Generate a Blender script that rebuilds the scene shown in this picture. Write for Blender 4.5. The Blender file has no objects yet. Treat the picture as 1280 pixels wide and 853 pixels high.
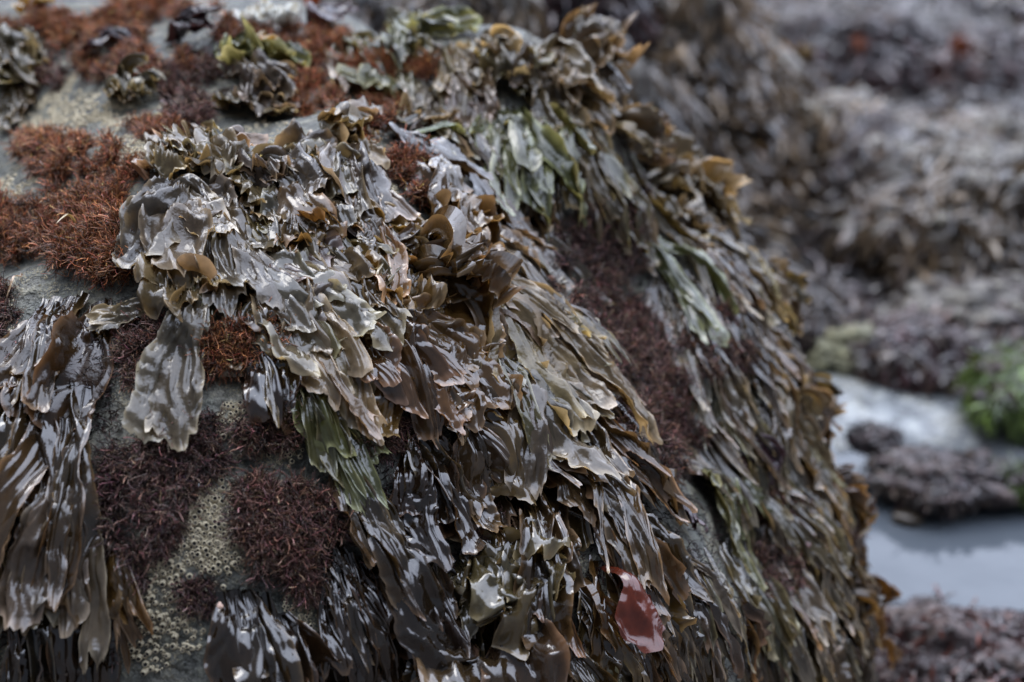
import bpy, math, random
import numpy as np
W0,H0=1280.,853.
TILT=math.radians(25)
CAM=np.array([0,0,1.5])
F=np.array([0,math.cos(TILT),-math.sin(TILT)]); U=np.array([0,math.sin(TILT),math.cos(TILT)]); R=np.array([1.,0,0])
def ray(px,py):
    x=(np.asarray(px,float)-640)/640*.36; y=-(np.asarray(py,float)-426.5)/640*.36
    return F+x[...,None]*R+y[...,None]*U
def at(px,py,t): return CAM+ray(np.array(px),np.array(py))*np.asarray(t)[...,None]
def project(p):
    v=p-CAM; t=v@F
    return 640+(v@R)/t/.36*640, 426.5-(v@U)/t/.36*640, t
ELL=[
 ((-.33,1.69,.50),(.51,.66,.52)),
 ((-.02,1.47,.36),(.31,.42,.42)),
 ((-.40,2.00,.55),(.50,.55,.505)),
 ((-.03,2.02,.50),(.30,.45,.55)),
 ((.20,1.90,.32),(.25,.42,.46)),
 ((-.62,2.25,.50),(.75,.60,.55)),
 ((.17,1.75,.10),(.362,.42,.52)),
]
K=.05
def _ell(p,c,r):
    q=p-np.array(c); r=np.array(r)
    k0=np.linalg.norm(q/r,axis=-1); k1=np.linalg.norm(q/(r*r),axis=-1)+1e-9
    return k0*(k0-1)/k1
def smin(a,b,k):
    h=np.clip(.5+.5*(b-a)/k,0,1)
    return b*(1-h)+a*h-k*h*(1-h)
def _hash(i,j,k,s):
    n=(i.astype(np.int64)*374761393+j.astype(np.int64)*668265263+k.astype(np.int64)*2147483647+s*1274126177)&0xffffffff
    n=((n^(n>>13))*1274126177)&0xffffffff
    n=((n^(n>>16))*2246822519)&0xffffffff
    return ((n^(n>>15))&0xffffff)/float(0x7fffff)-1.
def noise(p,seed=0):
    i=np.floor(p); f=p-i; i=i.astype(np.int64); u=f*f*f*(f*(f*6-15)+10)
    o=0
    for a in(0,1):
        for b in(0,1):
            for c in(0,1):
                w=(u[...,0] if a else 1-u[...,0])*(u[...,1] if b else 1-u[...,1])*(u[...,2] if c else 1-u[...,2])
                o=o+w*_hash(i[...,0]+a,i[...,1]+b,i[...,2]+c,seed)
    return o
def fbm(p,seed=0,oct=3,g=.5):
    o=0;a=1.
    for q in range(oct): o=o+a*noise(p,seed+q*17); p=p*2.03+7.7; a*=g
    return o
def sdf(p):
    d=_ell(p,*ELL[0])
    for e in ELL[1:]: d=smin(d,_ell(p,*e),K)
    return d+.022*noise(p*6.,3)+.010*noise(p*15.,5)
def grad(p,e=.004):
    g=np.stack([sdf(p+np.array(v)*e)-sdf(p-np.array(v)*e) for v in((1,0,0),(0,1,0),(0,0,1))],-1)
    return g/(np.linalg.norm(g,axis=-1,keepdims=True)+1e-9)
def cast(px,py,tmax=4.):
    d=ray(px,py); l=np.linalg.norm(d,axis=-1); t=np.full(l.shape,.6)
    for _ in range(70):
        s=sdf(CAM+d*t[...,None]); t=np.minimum(t+s*.8/l,tmax)
    P=CAM+d*t[...,None]
    return P,(np.abs(sdf(P))<.01)&(t<tmax-.01),t
# ------------------------------------------------------------------ scene helpers
sc=bpy.context.scene; COL=sc.collection
rng=np.random.default_rng(7)
def ss(a,b,x):
    t=np.clip((x-a)/(b-a),0,1); return t*t*(3-2*t)
def unit(v): return v/(np.linalg.norm(v,axis=-1,keepdims=True)+1e-9)
def mesh(name,verts,faces,mat,col=None,smooth=True):
    """faces: (M,k) int array, or a list of such arrays"""
    me=bpy.data.meshes.new(name)
    fl=faces if isinstance(faces,list) else [faces]
    fl=[np.asarray(f,np.int32) for f in fl if len(f)]
    verts=np.ascontiguousarray(verts,dtype=np.float32)
    me.vertices.add(len(verts)); me.vertices.foreach_set('co',verts.ravel())
    tot=np.concatenate([np.full(len(f),f.shape[1],np.int32) for f in fl]); idx=np.concatenate([f.ravel() for f in fl])
    me.loops.add(len(idx)); me.loops.foreach_set('vertex_index',idx)
    me.polygons.add(len(tot)); st=np.zeros(len(tot),np.int32); st[1:]=np.cumsum(tot)[:-1]
    me.polygons.foreach_set('loop_start',st)
    me.polygons.foreach_set('use_smooth',np.full(len(tot),smooth,dtype=bool))
    if col is not None:
        a=me.color_attributes.new('Col','FLOAT_COLOR','POINT')
        a.data.foreach_set('color',np.ascontiguousarray(col,dtype=np.float32).ravel())
    me.update(calc_edges=True); me.validate()
    for m in (mat if isinstance(mat,(list,tuple)) else [mat]): me.materials.append(m)
    return me
def obj(name,me,parent=None,loc=(0,0,0)):
    o=bpy.data.objects.new(name,me); COL.objects.link(o); o.location=loc
    if parent: o.parent=parent
    return o
def tag(o,label=None,cat=None,group=None,kind=None):
    if label: o['label']=label
    if cat: o['category']=cat
    if group: o['group']=group
    if kind: o['kind']=kind
    return o
def gridfaces(ns,nu):
    i=np.arange(ns-1)[:,None]*nu+np.arange(nu-1)[None]; i=i.ravel()
    return np.stack([i,i+1,i+nu+1,i+nu],-1)
# ------------------------------------------------------------------ materials
def newmat(name):
    m=bpy.data.materials.new(name); m.use_nodes=True; nt=m.node_tree; nt.nodes.clear()
    N=lambda t,**k:_node(nt,t,k)
    return m,nt,N
def _node(nt,t,k):
    n=nt.nodes.new(t)
    for a,v in k.items():
        if a.startswith('i_'):
            key=a[2:]; key=int(key) if key.isdigit() else key.replace('_',' ')
            n.inputs[key].default_value=v
        else: setattr(n,a,v)
    return n
def ramp(nt,stops):
    n=nt.nodes.new('ShaderNodeValToRGB'); e=n.color_ramp.elements
    while len(e)<len(stops): e.new(.5)
    for x,(p,c) in zip(e,stops): x.position=p; x.color=(*c,1) if len(c)==3 else c
    return n
def laver_mat(name,trans=.22,rough=(.10,.34),coat=.6,bump=.35):
    m,nt,N=newmat(name); L=nt.links.new
    at_=N('ShaderNodeAttribute',attribute_name='Col')
    tc=N('ShaderNodeTexCoord')
    n1=N('ShaderNodeTexNoise',i_Scale=38.,i_Detail=5.,i_Roughness=.6); L(tc.outputs['Object'],n1.inputs['Vector'])
    n2=N('ShaderNodeTexNoise',i_Scale=190.,i_Detail=3.); L(tc.outputs['Object'],n2.inputs['Vector'])
    n3=N('ShaderNodeTexNoise',i_Scale=700.,i_Detail=2.); L(tc.outputs['Object'],n3.inputs['Vector'])
    hs=N('ShaderNodeMix',data_type='RGBA',blend_type='MULTIPLY'); hs.inputs[0].default_value=1.
    r=ramp(nt,[(.28,(.5,.5,.5)),(.62,(1.15,1.12,1.08)),(.8,(1.5,1.4,1.25))]); L(n1.outputs['Fac'],r.inputs[0])
    L(at_.outputs['Color'],hs.inputs[6]); L(r.outputs[0],hs.inputs[7])
    b1=N('ShaderNodeBump',i_Strength=bump,i_Distance=.004); L(n2.outputs['Fac'],b1.inputs['Height'])
    b2=N('ShaderNodeBump',i_Strength=bump*.35,i_Distance=.0012); L(n3.outputs['Fac'],b2.inputs['Height']); L(b1.outputs[0],b2.inputs['Normal'])
    p=N('ShaderNodeBsdfPrincipled'); L(hs.outputs[2],p.inputs['Base Color'])
    p.inputs['Specular IOR Level'].default_value=.5
    mr=N('ShaderNodeMapRange'); mr.inputs[3].default_value=rough[0]; mr.inputs[4].default_value=rough[1]
    ad=N('ShaderNodeMath',operation='MULTIPLY_ADD'); L(n1.outputs['Fac'],ad.inputs[0]); ad.inputs[1].default_value=.8
    al=N('ShaderNodeMath',operation='SUBTRACT'); L(at_.outputs['Alpha'],al.inputs[0]); al.inputs[1].default_value=.4
    L(al.outputs[0],ad.inputs[2]); L(ad.outputs[0],mr.inputs[0]); L(mr.outputs[0],p.inputs['Roughness'])
    p.inputs['Coat Weight'].default_value=coat; p.inputs['Coat Roughness'].default_value=.06; p.inputs['Coat IOR'].default_value=1.55
    L(b2.outputs[0],p.inputs['Normal']); L(b1.outputs[0],p.inputs['Coat Normal'])
    t=N('ShaderNodeBsdfTranslucent'); tm=N('ShaderNodeMix',data_type='RGBA',blend_type='MULTIPLY'); tm.inputs[0].default_value=1.
    L(hs.outputs[2],tm.inputs[6]); tm.inputs[7].default_value=(2.2,1.75,1.05,1); L(tm.outputs[2],t.inputs['Color'])
    mx=N('ShaderNodeMixShader'); mx.inputs[0].default_value=trans; L(p.outputs[0],mx.inputs[1]); L(t.outputs[0],mx.inputs[2])
    o=N('ShaderNodeOutputMaterial'); L(mx.outputs[0],o.inputs[0]); return m
def turf_mat(name,rough=.27):
    m,nt,N=newmat(name); L=nt.links.new
    at_=N('ShaderNodeAttribute',attribute_name='Col'); p=N('ShaderNodeBsdfPrincipled')
    p.inputs['Roughness'].default_value=rough; p.inputs['Specular IOR Level'].default_value=.45
    L(at_.outputs['Color'],p.inputs['Base Color'])
    t=N('ShaderNodeBsdfTranslucent'); L(at_.outputs['Color'],t.inputs['Color'])
    mx=N('ShaderNodeMixShader'); mx.inputs[0].default_value=.25; L(p.outputs[0],mx.inputs[1]); L(t.outputs[0],mx.inputs[2])
    o=N('ShaderNodeOutputMaterial'); L(mx.outputs[0],o.inputs[0]); return m
def rock_mat(name,c0,c1,c2,scale=1.,rough=(.35,.75),bump=.6):
    m,nt,N=newmat(name); L=nt.links.new
    tc=N('ShaderNodeTexCoord'); geo=N('ShaderNodeNewGeometry')
    n1=N('ShaderNodeTexNoise',i_Scale=9.*scale,i_Detail=7.,i_Roughness=.62); L(geo.outputs['Position'],n1.inputs['Vector'])
    n2=N('ShaderNodeTexNoise',i_Scale=60.*scale,i_Detail=6.,i_Roughness=.65); L(geo.outputs['Position'],n2.inputs['Vector'])
    vo=N('ShaderNodeTexVoronoi',i_Scale=210.*scale); L(geo.outputs['Position'],vo.inputs['Vector'])
    r=ramp(nt,[(.3,c0),(.52,c1),(.72,c2)]); L(n1.outputs['Fac'],r.inputs[0])
    r2=ramp(nt,[(.36,(.32,.32,.30)),(.5,(.95,.95,.95)),(.66,(1.7,1.65,1.5))]); L(n2.outputs['Fac'],r2.inputs[0])
    mm=N('ShaderNodeMix',data_type='RGBA',blend_type='MULTIPLY'); mm.inputs[0].default_value=1.; L(r.outputs[0],mm.inputs[6]); L(r2.outputs[0],mm.inputs[7])
    v2=N('ShaderNodeTexVoronoi',i_Scale=330.*scale); L(geo.outputs['Position'],v2.inputs['Vector'])
    n4=N('ShaderNodeTexNoise',i_Scale=22.*scale,i_Detail=4.); L(geo.outputs['Position'],n4.inputs['Vector'])
    ra=ramp(nt,[(.0,(1,1,1)),(.35,(.75,.75,.75)),(.55,(0,0,0))]); L(v2.outputs['Distance'],ra.inputs[0])
    rb=ramp(nt,[(.52,(0,0,0)),(.6,(1,1,1))]); L(n4.outputs['Fac'],rb.inputs[0])
    mu=N('ShaderNodeMath',operation='MULTIPLY'); L(ra.outputs[0],mu.inputs[0]); L(rb.outputs[0],mu.inputs[1])
    m2=N('ShaderNodeMix',data_type='RGBA'); L(mu.outputs[0],m2.inputs[0]); L(mm.outputs[2],m2.inputs[6]); m2.inputs[7].default_value=(c2[0]*1.25,c2[1]*1.15,c2[2]*.9,1)
    p=N('ShaderNodeBsdfPrincipled'); L(m2.outputs[2],p.inputs['Base Color'])
    mr=N('ShaderNodeMapRange'); mr.inputs[3].default_value=rough[0]; mr.inputs[4].default_value=rough[1]; L(n2.outputs['Fac'],mr.inputs[0]); L(mr.outputs[0],p.inputs['Roughness'])
    b0=N('ShaderNodeBump',i_Strength=bump,i_Distance=.05/scale); L(n4.outputs['Fac'],b0.inputs['Height'])
    b1=N('ShaderNodeBump',i_Strength=bump,i_Distance=.02/scale); L(n2.outputs['Fac'],b1.inputs['Height']); L(b0.outputs[0],b1.inputs['Normal'])
    b2=N('ShaderNodeBump',i_Strength=bump*.7,i_Distance=.003/scale); L(vo.outputs['Distance'],b2.inputs['Height']); L(b1.outputs[0],b2.inputs['Normal'])
    L(b2.outputs[0],p.inputs['Normal'])
    o=N('ShaderNodeOutputMaterial'); L(p.outputs[0],o.inputs[0]); return m
def plain_mat(name,c,rough=.5,nscale=80.,var=.4,bump=.3,spec=.5):
    m,nt,N=newmat(name); L=nt.links.new
    tc=N('ShaderNodeTexCoord'); n=N('ShaderNodeTexNoise',i_Scale=nscale,i_Detail=5.); L(tc.outputs['Object'],n.inputs['Vector'])
    r=ramp(nt,[(.3,tuple(x*(1-var) for x in c)),(.7,tuple(min(1,x*(1+var)) for x in c))]); L(n.outputs['Fac'],r.inputs[0])
    p=N('ShaderNodeBsdfPrincipled'); L(r.outputs[0],p.inputs['Base Color']); p.inputs['Roughness'].default_value=rough; p.inputs['Specular IOR Level'].default_value=spec
    b=N('ShaderNodeBump',i_Strength=bump,i_Distance=.002); L(n.outputs['Fac'],b.inputs['Height']); L(b.outputs[0],p.inputs['Normal'])
    o=N('ShaderNodeOutputMaterial'); L(p.outputs[0],o.inputs[0]); return m
M_LAVER=laver_mat('wet_laver',trans=.24,rough=(.06,.24),coat=.45,bump=.16); M_GLOSS=laver_mat('soaked_laver',trans=.18,rough=(.04,.13),coat=.8,bump=.07)
M_DRY=laver_mat('drying_laver',trans=.26,rough=(.08,.30),coat=.3,bump=.24)
M_FAR=laver_mat('far_weed',trans=.12,rough=(.18,.42),coat=.35,bump=.15)
M_PLUM=laver_mat('purple_frond',trans=.2,rough=(.2,.45),coat=.15,bump=.2)
M_DULSE=laver_mat('dulse',trans=.3,rough=(.08,.25),coat=.5,bump=.08)
M_TURF=turf_mat('red_turf')
M_ROCK=rock_mat('boulder_stone',(.04,.043,.036),(.130,.134,.115),(.29,.272,.215),1.3,(.3,.7),1.)
M_BARN=plain_mat('barnacle_shell',(.50,.43,.29),.7,400.,.35,.5); M_HOLE=plain_mat('barnacle_opening',(.012,.010,.009),.6)
# ------------------------------------------------------------------ draped seaweed blades
GC=np.array([-.05,1.75,.25]); GN=640
HM=np.zeros((GN,GN),np.float32)
def cell(p):
    v=p-GC; a=np.arctan2(v[...,0],-v[...,1]); b=np.arctan2(v[...,2],np.hypot(v[...,0],v[...,1]))
    return (np.clip((b/math.pi+.5)*GN,0,GN-1).astype(int),np.clip((a/(2*math.pi)+.5)*GN,0,GN-1).astype(int))
PAL={ # base, edge and tip, paler partly for painted rim light
 'olive':((.072,.057,.026),(.35,.28,.16)),
 'tan':((.150,.115,.062),(.50,.40,.26)),
 'dark':((.040,.026,.012),(.25,.165,.09)),
 'black':((.020,.0125,.007),(.11,.066,.036)),
 'grey':((.086,.068,.046),(.40,.33,.23)),
 'brown':((.088,.050,.016),(.33,.21,.10)),
 'red':((.058,.032,.014),(.29,.175,.10)),
 'green':((.070,.074,.028),(.38,.38,.20)),
 'yellow':((.14,.10,.03),(.44,.34,.15)),
}
STY={ 'lobe':dict(f=1.35,a=.20,r=.08,c=.075,tw=.30,lift=.006,g=15.,ns=44,nu=23,nar=.50,rag=.20,sh=.4),
 #        folds amp  ruffle crumple twist lift  grav  nS nU narrow rag
 'pleat':dict(f=1.9,a=.15,r=.06,c=.04,tw=.30,sh=.75,lift=.004,g=9.,ns=44,nu=23,nar=.50,rag=.26),
 'flat': dict(f=1.5,a=.10,r=.07,c=.085,jag=.24,tw=.16,lift=.003,g=5.,ns=44,nu=21,nar=.42,rag=.26),
 'strap':dict(f=1.5,a=.17,r=.08,c=.06,tw=.35,lift=.005,g=16.,ns=36,nu=15,nar=.55,rag=.30),
 'crump':dict(f=1.9,a=.19,r=.17,c=.13,tw=.75,lift=.014,g=4.,ns=34,nu=23,nar=.55,rag=.34),
 'finger':dict(f=1.1,a=.22,r=.05,c=.05,tw=.6,lift=.006,g=9.,ns=26,nu=7,nar=.7,rag=.2),
}
WK={'lobe':1.12,'pleat':1.02,'flat':.98,'strap':.90,'crump':1.15,'finger':1.0}
LK={'lobe':1.45,'pleat':1.36,'flat':1.12,'strap':1.42,'crump':1.15,'finger':1.15}
NK={'lobe':1.05,'pleat':1.1,'flat':1.1,'strap':1.1,'crump':.95,'finger':1.}
VF={'lobe':.50,'pleat':.52,'flat':.20,'strap':.58,'crump':.3,'finger':.45}
usepile=1
COV=np.zeros((60,90),np.int32)
def cov(P):
    x,y,t=project(P); i=np.clip((y/16).astype(int)+2,0,59); j=np.clip((x/16).astype(int)+2,0,89); np.add.at(COV,(i.ravel(),j.ravel()),1)
def lay(px,py,rx,ry,n,L,W,ang,asp,style,base,extra):
    """roots on the boulder under the given directions of view, then each blade creeps downhill over the stone"""
    S=dict(STY[style]); S.update(extra or {})
    n=max(1,round(n*NK[style])) if n>4 else n
    q=np.sqrt(rng.random(n))*1.0; a=rng.random(n)*6.283
    while px>600 and not cast(np.array([px+rx*.4]),np.array([py*1.]))[1][0]: px-=10.
    X=px+rx*q*np.cos(a); Y=py+ry*q*np.sin(a)
    P,ok,t=cast(X,Y)
    if not ok.all():
        g=np.where(ok)[0]
        if len(g)==0: return None
        bad=np.where(~ok)[0]; P[bad]=P[g[rng.integers(0,len(g),len(bad))]]; t[bad]=t[g].mean()
    Nn=grad(P); mm=t*.36/640
    Ln=rng.uniform(*L,n)*mm*LK[style]*(np.exp(rng.normal(-.03,.22,n)) if n>4 else 1.); Wd=rng.uniform(*W,n)*mm*WK[style]*(np.exp(rng.normal(0,.30,n)) if n>4 else 1.)
    th=np.radians(ang+rng.normal(0,asp*1.15,n)); D=np.cos(th)[:,None]*R-np.sin(th)[:,None]*U
    # tangent whose picture runs that way: slide along the surface
    vd=unit(P-CAM); k=-(D*Nn).sum(-1)/np.minimum((vd*Nn).sum(-1),-.18); D=unit(D+vd*np.clip(k,-1.2,1.2)[:,None]); D=unit(D-Nn*(D*Nn).sum(-1,keepdims=True)*.999)
    ns,nu=S['ns'],S['nu']; ds=Ln/(ns-1)
    C=np.zeros((n,ns,3)); T=np.zeros((n,ns,3)); NN=np.zeros((n,ns,3))
    seed=rng.integers(0,9999,n).astype(float)
    lift0=rng.uniform(.2,1.,n)*S['lift']; own=rng.uniform(0,.006,n)+max(base,0)
    p=P+Nn*.002; d=D; G=np.array([0,0,-1.])
    for i in range(ns):
        s=i/(ns-1)
        gr=grad(p); sd=sdf(p)
        h=HM[cell(p)]*(.75*usepile)+own*ss(0,.3,s)+lift0*(ss(0,.35,s))*(1+.8*noise(np.stack([seed,seed*0+s*3.,seed*.3],-1)*1.,31))+.0015
        h=np.clip(h,.0005,max(.04,base))
        if i>0: h=.6*h+.4*hp
        hp=h
        e=h-sd
        p=np.where((e>0)[:,None],p+gr*np.clip(e,0,.012)[:,None],p-gr*np.clip(-e,0,.0022)[:,None]*.6)
        C[:,i]=p; NN[:,i]=gr
        if i>0: T[:,i-1]=p-C[:,i-1]
        wob=np.stack([noise(np.stack([seed+k*13.7,seed*0+s*2.2,seed*.7],-1),41+k) for k in range(3)],-1)
        d=unit(d+(G*S['g']+wob*6.)*ds[:,None]); p=p+d*ds[:,None]
        d=unit(d-gr*((d*gr).sum(-1,keepdims=True))*.7)
    T[:,-1]=T[:,-2]
    for _ in range(2):
        for A in (C,NN): A[:,1:-1]=.25*A[:,:-2]+.5*A[:,1:-1]+.25*A[:,2:]
    T[:,:-1]=C[:,1:]-C[:,:-1]; T[:,-1]=T[:,-2]; T=unit(T); NN=unit(NN)
    Sd=unit(np.cross(T,NN)); Nm=np.cross(Sd,T)
    u=np.linspace(-1,1,nu)[None,None,:]; s=np.linspace(0,1,ns)[None,:,None]; sh=(n,ns,nu)
    se=(seed[:,None,None]+0*u+0*s)
    LL=(Ln[:,None,None]+0*u+0*s); WW=(Wd[:,None,None]+0*u+0*s)
    uu=u+0*se; sv=s+0*se
    # ragged ends: every column of the blade has its own length
    rag=S['rag']*(.5+.7*noise(np.stack([uu*1.6,se*1.7,se*.0+.5],-1),51)+S.get('jag',.12)*np.abs(noise(np.stack([uu*5,se*1.7,se*.0+.5],-1),52))+.30*uu**2)+S.get('rnd',.0)*uu**2
    sx=np.clip(sv*(1-np.clip(rag,0,.75)),0,1)*(ns-1)
    i0=np.minimum(sx.astype(int),ns-2); fr=(sx-i0)[...,None]; bi=np.arange(n)[:,None,None]
    g_=lambda A:A[bi,i0]*(1-fr)+A[bi,i0+1]*fr
    c=g_(C); sd_=unit(g_(Sd)); nm=unit(g_(Nm)); tt=unit(g_(T))
    sl=sx/(ns-1)
    wid=(S['nar']+(1-S['nar'])*ss(0,.5,sl))*(1-.06*ss(.75,1.,sv))
    wid=wid*(1+.22*noise(np.stack([sl*LL/.03,se+np.sign(uu)*5,se*.2],-1),53)*np.abs(uu))
    tw=S['tw']*(noise(np.stack([sl*LL/.08,se*.9,se*0],-1),54))*1.2
    ca,sa=np.cos(tw)[...,None],np.sin(tw)[...,None]
    s2=sd_*ca+nm*sa; n2=nm*ca-sd_*sa
    drift=noise(np.stack([sl*LL/.09,se*1.3,se*0],-1),55)*1.2
    q=np.stack([uu*S['f']+drift,sl*LL/.11,se],-1)
    k0=noise(q*np.array([.6,.7,1.]),56); k1=noise(q+7.,57); k2=noise(q*np.array([2.2,1.3,1.])+3.,66)
    sh=S.get('sh',1.); fo=(.75+.5*(1-sh))*k0+.95*sh*((1-np.clip(np.abs(k1)*2.6,0,1))**2-.25)-.5*sh*(1-np.clip(np.abs(k2)*3.2,0,1))**2+.12*k2
    fo2=noise(q*np.array([.8,.8,1.])+np.array([.45,.1,0]),56)
    A=S['a']*(.55+.45*ss(0,.35,sl))*(1.15-.35*ss(.5,1,sl))
    zz=A*WW*fo*1.5
    xx=.5*WW*uu*wid*(1-.35*S['a'])+WW*A*.38*fo2
    yy=0*xx
    vf=S.get('vf',VF[style])*(rng.choice([-1.,1.],n)*rng.uniform(.25,1.,n))[:,None,None]*(1+.6*noise(np.stack([sl*LL/.06,se*.7,se*0],-1),71))
    u0=.35*noise(np.stack([sl*LL/.10,se*1.9,se*0],-1),72); w_=np.sqrt((uu-u0)**2+.01)
    zz=zz-vf*WW*.5*(w_-.5)*wid; xx=xx*(1-.30*np.minimum(np.abs(vf)*1.4,.85))
    ed=np.abs(uu)**2.2*ss(.05,.3,sl)+.6*ss(.75,1,sv)
    zz=zz+S['r']*WW*ed*(noise(np.stack([sl*LL/.014,se+np.sign(uu)*3,se*0],-1),58)+.5*noise(np.stack([sl*LL/.006+uu,se+np.sign(uu)*3,se*0],-1),59))
    cr=np.stack([uu*WW/.028,sl*LL/.028,se],-1)
    zz=zz+S['c']*.035*(noise(cr,60)+.5*noise(cr*2.1,61)); xx=xx+S['c']*.03*noise(cr*1.2+9,62); yy=S['c']*.04*noise(cr*1.1+5,63)
    cu=(rng.random(n)<.35)*rng.uniform(.2,1.,n)*Ln*.16
    zz=zz+cu[:,None,None]*sl**4
    V=c+s2*xx[...,None]+n2*(zz+np.abs(A)*WW*.5)[...,None]+tt*yy[...,None]
    e=np.clip(.0022+.0015*(1+fo)-sdf(V),0,.06); V=V+g_(NN)*e[...,None]
    # colours
    b,eg=PAL[S.get('pal','olive')]; b=np.array(b); eg=np.array(eg)
    b=b*np.array([.92,.89,.86]); eg=eg*np.array([.92,.93,.95])
    val=np.exp(rng.normal(-.08,.24,n))[:,None,None,None]; hue=(1+rng.normal(0,.055,(n,3))*np.array([1,.6,1.2]))[:,None,None,:]
    mixf=np.clip(.85*np.abs(uu)**14+.8*ss(.93,1.,sv)+.25*ss(.55,1,sl)*(.5+.5*noise(cr*.5,64)),0,1)[...,None]  # pale thin margin, also painting the light its edge catches
    cl=(b*(1-mixf)+eg*mixf)*val*hue
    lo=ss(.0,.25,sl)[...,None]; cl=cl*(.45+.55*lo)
    dry=np.clip(S.get('dry',.3)+.25*noise(cr*.35+2,65)+.25*(mixf[...,0]),0,1)
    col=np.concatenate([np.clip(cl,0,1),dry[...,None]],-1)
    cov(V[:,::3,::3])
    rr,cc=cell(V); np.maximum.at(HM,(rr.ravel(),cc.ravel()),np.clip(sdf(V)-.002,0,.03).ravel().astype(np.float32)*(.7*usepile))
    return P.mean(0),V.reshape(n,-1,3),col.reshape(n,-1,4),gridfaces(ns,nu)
def smooth_pile():
    global HM
    HM=(HM*2+np.roll(HM,1,0)+np.roll(HM,-1,0)+np.roll(HM,1,1)+np.roll(HM,-1,1))/6
CLUMPS=[]
def clump(label,px,py,rx,ry,n,L,W,ang=90,asp=12,pal='olive',style='pleat',mat=None,base=.0,group=None,name='laver_clump',cat='seaweed',**ex):
    CLUMPS.append((label,px,py,rx,ry,n,L,W,ang,asp,pal,style,mat,base,group,name,cat,ex))
def build_clumps():
    for (label,px,py,rx,ry,n,L,W,ang,asp,pal,style,mat,base,group,name,cat,ex) in sorted(CLUMPS,key=lambda c:-c[2]+c[13]*4000):
        ex=dict(ex); ex['pal']=pal
        r=lay(px,py,rx,ry,n,L,W,ang,asp,style,base,ex)
        smooth_pile()
        if r is None: print('MISS',label,px,py); continue
        P,V,Cc,Fc=r
        root=obj(name,None,None,P); root.empty_display_size=.02
        tag(root,label,cat,group)
        for i in range(len(V)):
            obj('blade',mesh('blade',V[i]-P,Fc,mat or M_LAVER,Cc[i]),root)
# ------------------------------------------------------------------ bushy red turf
def tubes(C,rad,k=3):
    """C (n,m,3) centre lines -> verts, faces of thin tubes"""
    n,m,_=C.shape; T=np.empty_like(C); T[:,1:-1]=C[:,2:]-C[:,:-2]; T[:,0]=C[:,1]-C[:,0]; T[:,-1]=C[:,-1]-C[:,-2]; T=unit(T)
    a=unit(np.cross(T,np.array([.31,.77,.55]))); b=np.cross(T,a)
    an=np.arange(k)*2*math.pi/k
    V=C[:,:,None]+(a[:,:,None]*np.cos(an)[None,None,:,None]+b[:,:,None]*np.sin(an)[None,None,:,None])*rad[...,None,None]
    base=(np.arange(n)*m*k)[:,None,None]+(np.arange(m-1)*k)[None,:,None]; j=np.arange(k)[None,None]; j2=(j+1)%k
    f=np.stack([base+j,base+j2,base+k+j2,base+k+j],-1).reshape(-1,4)
    return V.reshape(-1,3),f
TURF={'rust':((.030,.012,.008),(.24,.094,.040)),'orange':((.035,.014,.008),(.30,.115,.045)),'wine':((.020,.011,.009),(.160,.086,.064)),'plum':((.016,.010,.010),(.135,.078,.062)),'grey':((.02,.012,.010),(.12,.07,.05))}
def filaments(P,Nn,n,ln,rad,m=6,spread=1.,curl=1.,gr=.25):
    i=rng.integers(0,len(P),n); p=P[i]+rng.normal(0,.0022,(n,3)); nn=Nn[i]
    d=unit(nn*.9+rng.normal(0,.55*spread,(n,3))+np.array([0,0,-gr]))
    L=ln*rng.uniform(.5,1.15,n); C=np.zeros((n,m,3)); bend=rng.normal(0,1.,(n,3))
    for j in range(m):
        C[:,j]=p; p=p+d*(L/(m-1))[:,None]; d=unit(d+(bend*.32*curl+rng.normal(0,.28*curl,(n,3))+np.array([0,0,-gr*.6]))*1.)
    r=rad*np.linspace(1.,.45,m)[None]*rng.uniform(.7,1.3,n)[:,None]
    return C,r
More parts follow.
